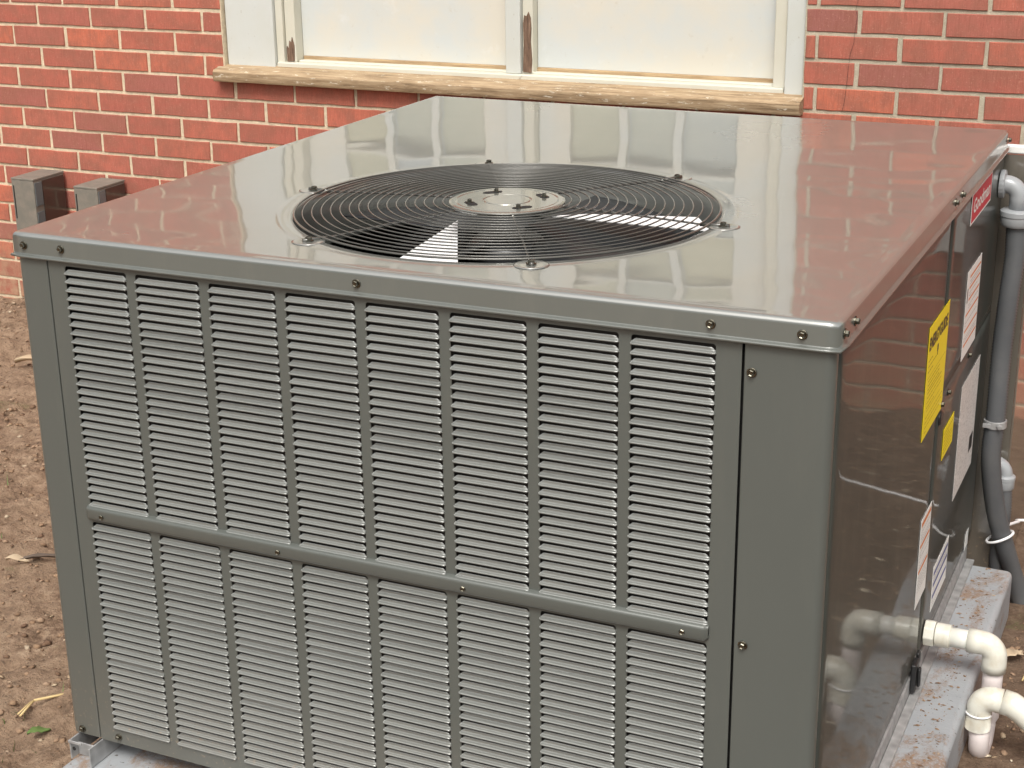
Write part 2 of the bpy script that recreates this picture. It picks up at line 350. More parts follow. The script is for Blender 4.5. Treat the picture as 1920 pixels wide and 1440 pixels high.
# ------------------------------------------------------------------ brick wall
WY = 2.35; P = .2105; CH = .0663; ZB = -.128          # bed joint height
JO = .0105; BL = P-JO; BH = CH-.0100
wall = empty('brick_wall', (-.3, WY, -.98), 'red wire-cut brick house wall with pale mortar behind the air conditioner', 'wall')
OX0, OX1, OZ0, OZ1 = -1.250, .540, -.150, 1.10        # window opening
mw = MB()
y0, y1 = WY+.0032, WY+.22
for (a, b, c_, d) in ((-5.0, OX0, -1.15, 3.0), (OX1, 5.0, -1.15, 3.0), (OX0, OX1, -1.15, OZ0), (OX0, OX1, OZ1, 3.0)):
    mw.box(a, b, y0, y1, c_, d)
mw.build('mortar', M['mortar'], wall)
def brick_mb(L, H, seed, xoff=0, zoff=0, mb=None, y=0.0):
    R_ = random.Random(seed); nxs, nzs = 5, 2; prog = y-R_.uniform(0, .0018); ch = .0022
    per = []
    for i in range(nxs): per.append((i/nxs*L, 0))
    for i in range(nzs): per.append((L, i/nzs*H))
    for i in range(nxs): per.append((L-i/nxs*L, H))
    for i in range(nzs): per.append((0, H-i/nzs*H))
    o1 = []; n = len(per)
    for (x, z) in per:
        o1.append((x+R_.uniform(-.0010, .0010), z+R_.uniform(-.0008, .0008)))
    back = [(x+xoff, y+.03, z+zoff) for x, z in o1]; edge = [(x+xoff, prog+.0018, z+zoff) for x, z in o1]
    cx, cz = L/2, H/2
    fr = [(x+xoff+(ch if x < cx else -ch)*(1 if abs(x-cx) > cx*.9 else 0), prog, z+zoff+(ch*.7 if z < cz else -ch*.7)*(1 if abs(z-cz) > cz*.8 else 0)) for x, z in o1]
    m = mb or MB(); fs_ = []
    for i in range(n):
        j = (i+1) % n; fs_ += [(i, j, n+j, n+i), (n+i, n+j, 2*n+j, 2*n+i)]
    fs_.append(tuple(range(2*n, 3*n))); m.add(back+edge+fr, fs_); return m
def px_of(p):
    d = Vector(p)-CAM; z = d.dot(fw); return (960+2953.5*d.dot(rt)/z, 720-2953.5*d.dot(up)/z) if z > 0 else (-9e9, 0)
bricks = []
for k in range(-16, 46):
    zc = ZB+k*CH; atype = (k % 2 == 0)                    # k=0: the course whose centre is at -.128 (A type)
    off = .573 if atype else .678
    n0 = int((-3.2-off)/P)-1
    for i in range(n0, n0+32):
        x0 = off+i*P+JO/2; x1 = x0+BL
        pieces = [(x0, x1)]
        if OZ0 < zc < OZ1:
            pieces = []
            if x0 < OX0-.02: pieces.append((x0, min(x1, OX0-.004)))
            if x1 > OX1+.02: pieces.append((max(x0, OX1+.004), x1))
        for (a, b) in pieces:
            if b-a > .012: bricks.append((a, b, zc-BH/2))
def vis(bk):
    a, b, z = bk; cx_, cz_ = (a+b)/2, z+BH/2; u, v_ = px_of((cx_, WY, cz_))
    inf = -60 < u < 1985 and -40 < v_ < 1300
    if inf:
        # occluded by the unit: straight line to the camera crosses the box
        t = (WY-1.327)/(WY-CAM.y); pz = cz_+(CAM.z-cz_)*t; pxx = cx_+(CAM.x-cx_)*t
        if 0 < pxx < 1.194 and pz < -.03: inf = False
        t2 = (WY-.7)/(WY-CAM.y); pz2 = cz_+(CAM.z-cz_)*t2; px2 = cx_+(CAM.x-cx_)*t2
        if 0 < px2 < 1.194 and pz2 < -.02: inf = False
    return inf
prim = [b for b in bricks if vis(b)]; rest = [b for b in bricks if not vis(b)]
rest.sort(key=lambda b: (0 if (.1 < b[2] < .75 and -2.2 < b[0] < 1.25) else 1, abs(b[2]-.4)))
take = prim[:300]; extra = max(0, 300-len(take)); take += rest[:extra]; rest = rest[extra:]
variants = {}
for (a, b, z) in take:
    L = round(b-a, 3); key = (L, rnd.randrange(6)); jx, jz = rnd.uniform(-.0012, .0012), rnd.uniform(-.0008, .0008)
    if key not in variants: variants[key] = brick_mb(L, BH, hash(key) & 0xffff).mesh('brick', M['brick'])
    o = link(bpy.data.objects.new('brick', variants[key])); o.location = (a+jx, WY+rnd.uniform(-.0008, .0012), z+jz)
    o.rotation_euler = (0, rnd.uniform(-.003, .003), 0); setparent(o, wall)
mb = MB()
for i, (a, b, z) in enumerate(rest): brick_mb(b-a, BH, i, a, z, mb, WY)
tag(mb.build('brick', M['brick'], wall), kind='stuff')
# hairline crack running down the joints right of the window
ck = MB(); pts = [(.677, .155), (.672, .125), (.668, .10), (.673, .085), (.669, .05), (.668, .02), (.660, -.01), (.657, -.05), (.655, -.09), (.652, -.13), (.647, -.158)]
for (a, za), (b, zb_) in zip(pts, pts[1:]):
    ck.add([(a-.0004, WY-.0022, za), (a+.0004, WY-.0022, za), (b+.0004, WY-.0022, zb_), (b-.0004, WY-.0022, zb_)], [(0, 3, 2, 1)])
ck.build('crack', M['black'], wall)

# ------------------------------------------------------------------ window
win = empty('window', (-.36, WY, -.15), 'wide white-painted wooden window with peeling paint and boarded lower sashes above the unit', 'window')
YF = WY+.018
MB().box(-1.247, -1.078, YF, YF+.10, -.139, 1.098).build('casing', M['casing'], win, bevel=.003)
MB().box(.487, .537, YF, YF+.10, -.139, 1.098).build('casing', M['casing'], win, bevel=.003)
MB().box(-1.076, .485, YF, YF+.10, 1.0, 1.098).build('casing', M['casing'], win, bevel=.003)
MB().box(-1.0765, -1.052, YF+.012, YF+.10, -.112, .998).build('stop_bead', M['sash'], win, bevel=.002)
MB().box(-1.0505, -1.016, YF+.022, YF+.10, -.110, .998).build('jamb', M['sash'], win, bevel=.003)
MB().box(.452, .4855, YF+.014, YF+.10, -.110, .998).build('jamb', M['sash'], win, bevel=.003)
# sill: weathered nose, painted inner steps
sb = MB(); prof = [(WY-.034, -.168), (WY-.038, -.160), (WY-.038, -.140), (WY-.032, -.134), (YF+.02, -.118), (YF+.02, -.170)]
L_ = 46; vs = []; fs = []
for i in range(L_+1):
    x = -1.268+(.545+1.268)*i/L_
    for j, (y, z) in enumerate(prof):
        w_ = .0012; vs.append((x, y+noise.noise(Vector((x*9, j, 0)))*w_*1.6, z+noise.noise(Vector((x*11, j, 4)))*w_))
n = len(prof)
for i in range(L_):
    for j in range(n):
        fs.append((i*n+j, i*n+(j+1) % n, (i+1)*n+(j+1) % n, (i+1)*n+j))
fs += [tuple(range(n)), tuple(reversed(range(L_*n, L_*n+n)))]
sb.add(vs, fs).build('sill', M['wood'], win, bevel=.0008)
MB().box(-1.075, .484, YF+.004, YF+.030, -.127, -.109).build('sill_nosing', M['sash'], win, bevel=.004)
MB().box(-1.0145, .451, YF+.031, YF+.058, -.127, -.104).build('sill_step', M['sash'], win, bevel=.003)
MB().box(-1.0145, .451, YF+.059, YF+.100, -.125, -.094).build('sash_track', M['woodbrown'], win, bevel=.002)
# mullion with a rotted strip
MB().box(-.322, -.276, YF+.016, YF+.098, -.109, .998).build('mullion', M['casing'], win, bevel=.003)
MB().box(-.2745, -.243, YF+.030, YF+.098, -.109, .998).build('mullion', M['sash'], win, bevel=.002)
rp = MB(); pr = [(-.2725, -.104), (-.2475, -.106), (-.2450, -.07), (-.2490, -.02), (-.2470, .015), (-.2485, .045), (-.2550, .062), (-.2610, .050), (-.2680, .052), (-.2715, .03), (-.2700, -.02)]
rp.add([(x, YF+.0265, z) for x, z in pr]+[(x, YF+.0305, z) for x, z in pr], [tuple(reversed(range(len(pr))))]+[(i, (i+1) % len(pr), len(pr)+(i+1) % len(pr), len(pr)+i) for i in range(len(pr))])
rp.build('rotted_wood', M['rot'], win)
rp = MB(); pr = [(-1.046, -.108), (-1.022, -.106), (-1.020, -.06), (-1.027, -.035), (-1.030, -.052), (-1.036, -.046), (-1.040, -.070), (-1.046, -.062)]
rp.add([(x, YF+.0185, z) for x, z in pr]+[(x, YF+.0225, z) for x, z in pr], [tuple(reversed(range(len(pr))))]+[(i, (i+1) % len(pr), len(pr)+(i+1) % len(pr), len(pr)+i) for i in range(len(pr))])
rp.build('rotted_wood', M['rot'], win)
for (bx0, bx1, gx0, gx1) in ((-1.0145, -.3235, -.885, -.415), (-.2415, .4505, -.145, .345)):
    yb = YF+.062
    MB().box(bx0, bx1, yb, yb+.03, -.0935, .185).build('board', M['board'], win)
    MB().box(bx0, gx0-.0008, yb, yb+.03, .186, .998).build('sash_stile', M['board'], win, bevel=.003)
    MB().box(gx1+.0008, bx1, yb, yb+.03, .186, .998).build('sash_stile', M['board'], win, bevel=.003)
    MB().box(gx0, gx1, yb, yb+.03, .90, .998).build('sash_rail', M['board'], win, bevel=.003)
    nxp, nzp = 3, 4; wd = (gx1-gx0)/nxp; hh = (.90-.187)/nzp
    for i in range(1, nxp): MB().box(gx0+i*wd-.013, gx0+i*wd+.013, yb-.006, yb+.022, .187, .899).build('muntin', M['board'], win, bevel=.004)
    for i in range(nxp):
        for j in range(nzp):
            xa, xb = gx0+i*wd+(.0135 if i else 0), gx0+(i+1)*wd-(.0135 if i < nxp-1 else 0)
            if j: MB().box(xa, xb, yb+.002, yb+.020, .187+j*hh-.009, .187+j*hh+.009).build('muntin', M['board'], win, bevel=.003)
            MB().box(xa, xb, yb+.0225, yb+.027, .187+j*hh+(.0095 if j else 0), .187+(j+1)*hh-.0095).build('pane', M['pane'], win)

# ------------------------------------------------------------------ pad
pad = MB().box(.010, 1.284, -.16, 1.262, -.962, -.853).build('equipment_pad', M['pad'], bevel=.012, seg=4)
tag(pad, 'grey equipment pad dusted with dirt, under the air conditioner', 'pad')

# ------------------------------------------------------------------ air conditioner
W, D = 1.194, 1.327
ac = empty('packaged_air_conditioner', (W/2, D/2, -.853), 'large dark grey packaged air conditioner with louvered front and fan grille on top', 'air conditioner')
FC = (.600, .393)
# --- top cover: one sheet with a round opening, slightly dished and wavy
def topz(x, y):
    e = min(x, W-x, y, D-y)
    z = noise.noise(Vector((x*5.5, y*3.6, .3)))*.0008 + noise.noise(Vector((x*11, y*7, 7)))*.00026
    z += noise.noise(Vector((x*2.2, y*1.5, 11)))*.0010
    z += .0016*math.exp(-((x-.60)**2/.30+(y-.6)**2/.5))
    k = math.exp(-((W-x)/.16)**2)+.8*math.exp(-(x/.16)**2)+.7*math.exp(-(y/.10)**2)
    z += k*noise.noise(Vector((x*14, y*17, 21)))*.00045
    # buckle lines near the right edge
    for (cy, am) in ((.34, .0006), (.80, -.0005), (1.02, .0005)):
        z += am*math.exp(-((y-cy-(x-1.0)*.22)/.034)**2)*max(0, min(1, (x-.80)/.15))
    f = min(1, e/.02); return z*f*f
HR = .309
def topmesh():
    m = MB(); NA, NR = 384, 120; vs = []; fs = []
    r0 = .007; x0, x1, yy0, yy1 = r0, W-r0, r0, D-r0
    rings = []
    for k in range(NR+1):
        t = k/NR; t = t**1.15
        rings.append(t)
    for t in rings:
        for i in range(NA):
            th = 2*math.pi*i/NA; c_, s_ = math.cos(th), math.sin(th)
            tx = ((x1-FC[0])/c_ if c_ > 1e-9 else (x0-FC[0])/c_ if c_ < -1e-9 else 1e9); ty = ((yy1-FC[1])/s_ if s_ > 1e-9 else (yy0-FC[1])/s_ if s_ < -1e-9 else 1e9)
            Rr = min(tx, ty); rr_ = .352+(Rr-.352)*t if True else 0
            if Rr < .36: rr_ = .352+(Rr-.352)*t
            x, y = FC[0]+rr_*c_, FC[1]+rr_*s_; vs.append((x, y, topz(x, y)))
    # embossed collar between .352 and the hole
    prof = [(.352, 0), (.346, .0000), (.341, .0002), (.3385, .0006), (.335, .0008), (.331, .0008), (.3275, .0004), (.324, .0002), (.3195, .0002), (.3175, -.0004), (.3165, -.002), (.3155, -.020), (.3155, -.085)]
    base = len(vs)
    for (r_, dz) in prof:
        for i in range(NA):
            th = 2*math.pi*i/NA; x, y = FC[0]+r_*math.cos(th), FC[1]+r_*math.sin(th); vs.append((x, y, topz(x, y)*max(0, min(1, (r_-.309)/.03))+dz))
    for k in range(NR):
        for i in range(NA):
            j = (i+1) % NA; fs.append((k*NA+i, (k+1)*NA+i, (k+1)*NA+j, k*NA+j))
    for k in range(len(prof)-1):
        for i in range(NA):
            j = (i+1) % NA; a = base+k*NA; fs.append((a+i, a+j, a+NA+j, a+NA+i))
    # corner-snapped outer loop -> rolled edge and skirt
    m.add(vs, fs)
    return m, NR*NA, NA
# snap four outer vertices of the last ring to the corners
tm, o0, NA = topmesh()
for cx_, cy_ in ((.007, .007), (W-.007, .007), (W-.007, D-.007), (.007, D-.007)):
    best = min(range(o0, o0+NA), key=lambda i: (tm.v[i][0]-cx_)**2+(tm.v[i][1]-cy_)**2); tm.v[best] = (cx_, cy_, 0)
outer = list(range(o0, o0+NA))
def off_(p, d):   # outward offset with rounded corners of the plan
    x, y = p[0], p[1]; nxv = (-1 if abs(x-.007) < 1e-6 else 1 if abs(x-(W-.007)) < 1e-6 else 0); nyv = (-1 if abs(y-.007) < 1e-6 else 1 if abs(y-(D-.007)) < 1e-6 else 0)
    l = math.hypot(nxv, nyv) or 1
    # soften close to corners
    return (x+nxv*d/(l if l > 1 else 1)*(1.0), y+nyv*d/(l if l > 1 else 1), )
prev = outer; NSK = len(tm.f)+4*NA
sk = [(.0018, -.0002), (.0036, -.0012), (.0052, -.0026), (.0064, -.0046), (.007, -.007), (.0072, -.0290), (.0074, -.0298), (.0084, -.0306), (.0112, -.0313), (.0125, -.0322), (.0127, -.0338), (.0118, -.0350), (.0050, -.0352)]
for d, z in sk:
    cur = []
    for i in outer:
        x, y = off_(tm.v[i], d); cur.append(len(tm.v)); tm.v.append((x, y, z))
    for i in range(NA):
        j = (i+1) % NA; tm.f.append((prev[i], cur[i], cur[j], prev[j]))
    prev = cur
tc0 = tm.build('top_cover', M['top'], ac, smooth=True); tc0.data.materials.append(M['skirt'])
for i_, p_ in enumerate(tc0.data.polygons):
    if i_ >= NSK: p_.material_index = 1
def screw(parent, p, nrm, s=1.0):
    p = Vector(p); nrm = Vector(nrm)
    m = MB(); m.lathe(p, nrm, [(.0062*s, 0), (.0062*s, .0008), (.0052*s, .0013)], 16); m.lathe(p, nrm, [(.0042*s, .0012), (.0042*s, .0044), (.0034*s, .0052), (.0022*s, .0045)], 6)
    return m.build('screw', M['screw'], parent)
# --- posts and front panel
zb = -.815
def post(xo, x1, d=.0):
    # L-shaped corner post with rounded outer corner; xo outer x, x1 inner x on the front
    s_ = 1 if x1 > xo else -1; R_ = .012; m = MB()
    prof = [(x1, .012), (x1, .004), (x1, .0025), (x1-s_*.0015, .002), (x1-s_*.004, .002), (xo+s_*.025, .002), (xo+s_*.0165, .002)]+[(xo+s_*R_-s_*R_*math.sin(a), .002+R_-R_*math.cos(a)) for a in [i*math.pi/2/8 for i in range(9)]]+[(xo, .0155), (xo, .0168), (xo-(-s_)*.003, .0172)]
    n = len(prof); vs = [(x, y, zb) for x, y in prof]+[(x, y, -.034) for x, y in prof]
    m.add(vs, [((i, i+1, n+i+1, n+i) if s_ < 0 else (i+1, i, n+i, n+i+1)) for i in range(n-1)])
    o = m.build('corner_post', M['front'], ac, smooth=True)
    return o
post(.004, .0585); post(W-.004, 1.0835)
X0, PX, SW = .0898, .12180, .1059
Ut, Ub, Lt, Lb = -.0424, -.4112, -.4367, -.7900
xs_ = [.0605]; 
for i in range(8): xs_ += [X0+i*PX, X0+i*PX+SW]
xs_.append(1.0800)
zs_ = [-.0345, Ut, Ub, Lt, Lb, zb-.002]
m = MB(); vs = [(x, .0035, z) for z in zs_ for x in xs_]; nn = len(xs_); fs = []
for j in range(len(zs_)-1):
    for i in range(nn-1):
        if (j in (1, 3)) and i % 2 == 1: continue
        fs.append((j*nn+i, (j+1)*nn+i, (j+1)*nn+i+1, j*nn+i+1))
m.add(vs, fs)
# rounded upper and lower corners of the openings
for i in range(8):
    for zt, sg in ((Ut, -1), (Lt, -1)):
        for xc, sx in ((X0+i*PX, 1), (X0+i*PX+SW, -1)):
            r_ = .0042; pts = [(xc, zt)]+[(xc+sx*(r_-r_*math.cos(a)), zt+sg*(r_-r_*math.sin(a))) for a in [k*math.pi/2/5 for k in range(6)]]
            ids = list(range(len(pts))); ids = ids if sx*sg > 0 else ids[::-1]
            m.add([(x, .0036, z) for x, z in pts], [tuple(ids)])
lp = m.build('louver_panel', M['front'], ac); mod = lp.modifiers.new('t', 'SOLIDIFY'); mod.thickness = .0012; mod.offset = 0
def slat_mesh(th):
    # profile y (out is minus), z, end inset
    d = th
    pr = [(-.0010, -.0002, .0), (-.0034, -.0003, .0), (-.0046, .0003, .0), (-.0052, .0012, .0), (-.0049, .0022, .0), (-.0047+d*.5, .0027, .0002), (-.0046+d, .0031, .0006), (-.0043+d, .0038, .0010), (-.0041+d, .0048, .0020), (-.0040+d, .0062, .0034), (-.0039+d, .0078, .0048), (-.0028+d, .0077, .0048), (-.0024+d, .0034, .0014)]
    n = len(pr); stn = [(0, .0), (.0016, .0), (.006, -.0), (SW-.006, 0), (SW-.0016, 0), (SW, 0)]; vs = []; fs = []
    for k, (x, _) in enumerate(stn):
        endk = 1 if k in (0, 5) else 0
        for (y, z, ins) in pr:
            xx = x+(ins if k < 3 else -ins) - (.0008 if k < 3 else -.0008)
            if endk: y = y*.7+.0006; z = z*.8+.0006
            vs.append((xx, y, z))
    for k in range(5):
        for j in range(n):
            fs.append((k*n+j, k*n+(j+1) % n, (k+1)*n+(j+1) % n, (k+1)*n+j))
    fs += [tuple(range(n)), tuple(reversed(range(5*n, 6*n)))]
    return MB().add(vs, fs).mesh('slat', M['louver'], smooth=True)
SM = [slat_mesh(.0036), slat_mesh(.0044), slat_mesh(.0058)]
PZ = (Ut-Ub)/29; slats = []
upw = [0,0,0,0,0,0,1,2,2,0,1,1,2,2,1,1,0,0,0,1,1,0,0,0,0,0,0,0,0]
low = [2,2,1,1,1,1,2,2,1,1,1,2,1,1,1,0,1,0,1,1,0,0,1,0,0,0,0,0]
for c_ in range(8):
    for k in range(29): slats.append((c_, Ut-(k+1)*PZ+.0006, upw[k]))
    for k in range(28): slats.append((c_, Lt-(k+1)*(Lt-Lb)/28+.0006, low[k]))
def sl_key(s_):
    u, v_ = px_of((X0+s_[0]*PX+SW/2, 0, s_[1])); d = (Vector((X0+s_[0]*PX+SW/2, 0, s_[1]))-CAM).length
    return (0 if v_ < 1440 else 1, d)
slats.sort(key=sl_key)
stuff = MB()
for i, (c_, z, t) in enumerate(slats):
    if rnd.random() < .12: t = min(2, t+1)
    loc = (X0+c_*PX, .0035, z+rnd.uniform(-.0002, .0002))
    if i < 300:
        o = link(bpy.data.objects.new('slat', SM[t])); o.location = loc; setparent(o, lp)
    else:
        me = SM[t]; stuff.add([(v_.co.x+loc[0], v_.co.y+loc[1], v_.co.z+loc[2]) for v_ in me.vertices], [tuple(p_.vertices) for p_ in me.polygons])
tag(stuff.build('slat', M['louver'], lp, smooth=True), kind='stuff')
# raised middle bar
m = MB(); pr = [(.0030, -.4085), (-.0040, -.4100), (-.0058, -.4120), (-.0060, -.4150), (-.0056, -.4270), (-.0044, -.4300), (.0030, -.4325)]
vs = []; fs = []
st_ = [(.0845, .35), (.0875, .9), (.091, 1), (1.044, 1), (1.0475, .9), (1.0505, .35)]
for x, kk in st_:
    for y, z in pr: vs.append((x, .0030+(y-.0030)*kk, -.4205+(z+.4205)*(.7+.3*kk)))
n = len(pr)
for k in range(5):
    for j in range(n-1): fs.append((k*n+j, (k+1)*n+j, (k+1)*n+j+1, k*n+j+1))
fs += [tuple(reversed(range(n))), tuple(range(5*n, 6*n))]
m.add(vs, fs).build('middle_bar', M['front'], ac, smooth=True, bevel=0)
for x in (.115, .422, .712, 1.018): screw(lp, (x, -.0028, -.4225), (0, -1, 0))
for x, z in ((1.087, -.071), (1.089, -.428), (.026, -.806)): screw(ac, (x+.006 if x > 1 else x, .0012, z), (0, -1, 0))
screw(lp, (.096, .0025, -.8055), (0, -1, 0))
for x in (.023, .089, .567, 1.042, 1.151): screw(ac, (x, -.0004, -.0175), (0, -1, 0))
for y in (.022, .075, .753, .815, 1.315): screw(ac, (W+.0004, y, -.0175), (1, 0, 0))
# condenser coil behind the louvers
MB().box(.062, 1.080, .020, .055, -.80, -.036).build('condenser_coil', M['coil'], ac)
# left, back and interior
MB().box(.0045, .0065, .0185, D-.004, -.815, -.034).build('side_panel', M['front'], ac)
MB().box(.007, W-.008, D-.006, D-.004, -.815, -.034).build('back_panel', M['front'], ac)
MB().box(.008, W-.012, .060, D-.008, -.80, -.60).build('compressor_deck', M['dark'], ac)
# --- right side panels
XS = W-.003
def sidepan(y0_, y1_, z0_, z1_, name='side_panel'):
    m = MB(); ny, nz = max(2, int((y1_-y0_)/.02)), max(2, int((z1_-z0_)/.02)); vs = []
    for j in range(nz+1):
        for i in range(ny+1):
            y = y0_+(y1_-y0_)*i/ny; z = z0_+(z1_-z0_)*j/nz; e = min(y-y0_, y1_-y, z-z0_, z1_-z)
            x = XS+(noise.noise(Vector((y*7, z*7, 3)))*.0003+noise.noise(Vector((y*2.3, z*2, 8)))*.0006)*min(1, e/.05)
            if e < 1e-6: x -= .0015
            vs.append((x, y, z))
    fs = [(j*(ny+1)+i, j*(ny+1)+i+1, (j+1)*(ny+1)+i+1, (j+1)*(ny+1)+i) for j in range(nz) for i in range(ny)]
    for a, b in ():
        pass
    o = m.add(vs, fs).build(name, M['side'], ac, smooth=True); mod = o.modifiers.new('t', 'SOLIDIFY'); mod.thickness = .012; mod.offset = -1; return o
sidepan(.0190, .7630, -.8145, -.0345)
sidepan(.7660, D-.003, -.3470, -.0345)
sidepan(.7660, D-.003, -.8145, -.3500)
MB().box(XS-.016, XS-.013, .025, D-.003, -.80, -.05).build('inner_frame', M['dark'], ac)
for y, z in ((1.064, -.359), (.855, -.361), (.79, -.361)): screw(ac, (XS+.0003, y, z), (1, 0, 0))
MB().lathe((XS-.0005, .790, -.385), (1, 0, 0), [(.013, 0), (.013, .002), (.010, .004)], 16).build('panel_hole_disc', M['black'], ac)  # raised black disc standing in for a dark hole in the panel
# base rail
m = MB().box(.006, W-.004, .008, .0135, -.853, -.8175)
for o_ in (MB().box(W-.0120, W-.0020, .09, D-.06, -.8515, -.8175), MB().box(W-.0015, W+.014, .09, D-.06, -.8515, -.8465)):
    o_.build('base_rail', M['galv'], ac, bevel=.001)
MB().box(.13, W-.02, .07, .078, -.8515, -.8185).build('base_rail', M['galv'], ac)
# lifting bracket at the front left
br = MB(); br.box(.012, .056, -.004, -.0015, -.8520, -.8185)
br.box(.012, .0145, -.0010, .060, -.8520, -.8185); br.box(.0555, .0580, -.030, -.0045, -.8520, -.8150); br.box(.0585, .120, -.030, -.0280, -.8520, -.8320)
br = MB()
br.box(.014, .0165, -.020, .060, -.8520, -.8175); br.box(.0170, .060, -.0035, -.0010, -.8520, -.8300); br.box(.0605, .063, -.030, .060, -.8520, -.8175)
br.box(.014, .040, -.0225, -.0205, -.8215, -.8165)
br.build('base_bracket', M['galv'], ac, bevel=.0008)
MB().lathe((.0245, -.0212, -.8300), (0, -1, 0), [(.0035, 0), (.0035, .0005)], 12).build('bracket_hole', M['dark'], ac)
# --- fan guard
gd = MB(); 
guard = MB().torus(FC, .3150, .0016, 128, 6, .0045).build('fan_guard', M['wire'], ac, smooth=True)
NRG = 17
def gz(r_): return .0045+.009*(1-(r_/.3115)**2)
for k in range(NRG-1):
    r_ = .0955+(.3030-.0955)*k/(NRG-2)
    MB().torus(FC, r_, .00105, 112, 6, gz(r_)).build('guard_ring', M['wire'], guard, smooth=True)
for k in range(6):
    a = math.radians(k*60); d = Vector((math.cos(a), math.sin(a), 0)); c3 = Vector((FC[0], FC[1], 0))
    pts = [c3+d*r_+Vector((0, 0, gz(min(r_, .3115))-.0029)) for r_ in [.085+(.322-.085)*t/14 for t in range(15)]]
    MB().tube(pts, .0017, 6).build('guard_spoke', M['wire'], guard, smooth=True)
    # ear pressed into the sheet, eyelet and bolt
    e = c3+d*.334; pe = MB(); prof = [(.024, .0006), (.021, .0016), (.018, .0014), (.012, .0012)]
    pe.lathe(e+Vector((0, 0, topz(e.x, e.y)*.5+.0004)), (0, 0, 1), prof, 24); pe.build('guard_ear', M['top'], guard, smooth=True)
    MB().tube([c3+d*.300+Vector((0, 0, .002)), c3+d*.343+Vector((0, 0, .0035))], .0030, 6).build('guard_clip', M['wire'], guard, smooth=True)
    screw(guard, e+Vector((0, 0, .003)), (0, 0, 1), 1.15)
# hub plate
HZ = .0135
hub = MB().lathe((FC[0], FC[1], 0), (0, 0, 1), [(.086, HZ-.006), (.0875, HZ-.0035), (.0865, HZ-.0012), (.083, HZ), (.078, HZ), (.0765, HZ-.0012), (.0745, HZ-.0002), (.0375, HZ-.0002), (.0362, HZ-.0016), (.0348, HZ-.0016), (.0335, HZ)], 72).build('hub_plate', M['hub'], ac, smooth=False)
for k in range(4):
    a = math.radians(45+90*k+2); cx_, cy_ = FC[0]+.0575*math.cos(a), FC[1]+.0575*math.sin(a)
    t = Vector((-math.sin(a), math.cos(a), 0)); nrm = Vector((math.cos(a), math.sin(a), 0)); c3 = Vector((cx_, cy_, HZ))
    pts = []
    for i in range(20):
        th = 2*math.pi*i/20; pts.append(c3+t*(.0085*math.cos(th)+(.007 if math.cos(th) > 0 else -.007))+nrm*.0072*math.sin(th))
    MB().add([p+Vector((0, 0, .0003)) for p in pts]+[p+Vector((0, 0, -.004)) for p in pts], [tuple(range(20))]+[(i, 20+i, 20+(i+1) % 20, (i+1) % 20) for i in range(20)]).build('slot', M['dark'], hub)
    screw(hub, c3-t*.006+Vector((0, 0, .0002)), (0, 0, 1), .85)
# fan
fan = MB().lathe((FC[0], FC[1], -.095), (0, 0, 1), [(.060, 0), (.062, .04), (.050, .052)], 32).build('fan', M['blade'], ac, smooth=True)
for k in range(4):
    vs = []; NN, MM = 14, 8
    for i in range(NN+1):
        th = math.radians(14+90*k+72*i/NN)
        for j in range(MM+1):
            r_ = .055+(.300-.055)*j/MM; vs.append((FC[0]+r_*math.cos(th), FC[1]+r_*math.sin(th), -.085+.045*(i/NN)+.006*math.sin(math.pi*i/NN)))
    fs = [(i*(MM+1)+j, i*(MM+1)+j+1, (i+1)*(MM+1)+j+1, (i+1)*(MM+1)+j) for i in range(NN) for j in range(MM)]
    o = MB().add(vs, fs).build('fan_blade', M['blade'], fan, smooth=True); mod = o.modifiers.new('t', 'SOLIDIFY'); mod.thickness = .002
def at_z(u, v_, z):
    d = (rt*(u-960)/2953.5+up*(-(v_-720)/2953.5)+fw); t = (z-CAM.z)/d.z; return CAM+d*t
for pp in (((745-36, 510), (858, 515), (858, 413)), ((1035, 404.5), (1100, 401), (1352, 404.0), (1352, 432))):  # added white plates in place of the light showing between the blades
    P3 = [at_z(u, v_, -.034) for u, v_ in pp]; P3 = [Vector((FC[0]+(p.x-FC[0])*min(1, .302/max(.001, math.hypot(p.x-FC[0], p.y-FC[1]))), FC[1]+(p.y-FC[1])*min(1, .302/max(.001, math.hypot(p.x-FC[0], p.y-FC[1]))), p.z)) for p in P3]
    n = len(P3); MB().add(P3+[p-Vector((0, 0, .002)) for p in P3], [tuple(range(n)), tuple(reversed(range(n, 2*n)))]+[(i, n+i, n+(i+1) % n, (i+1) % n) for i in range(n)]).build('bright_gap_plate', M['gap_white'], fan)

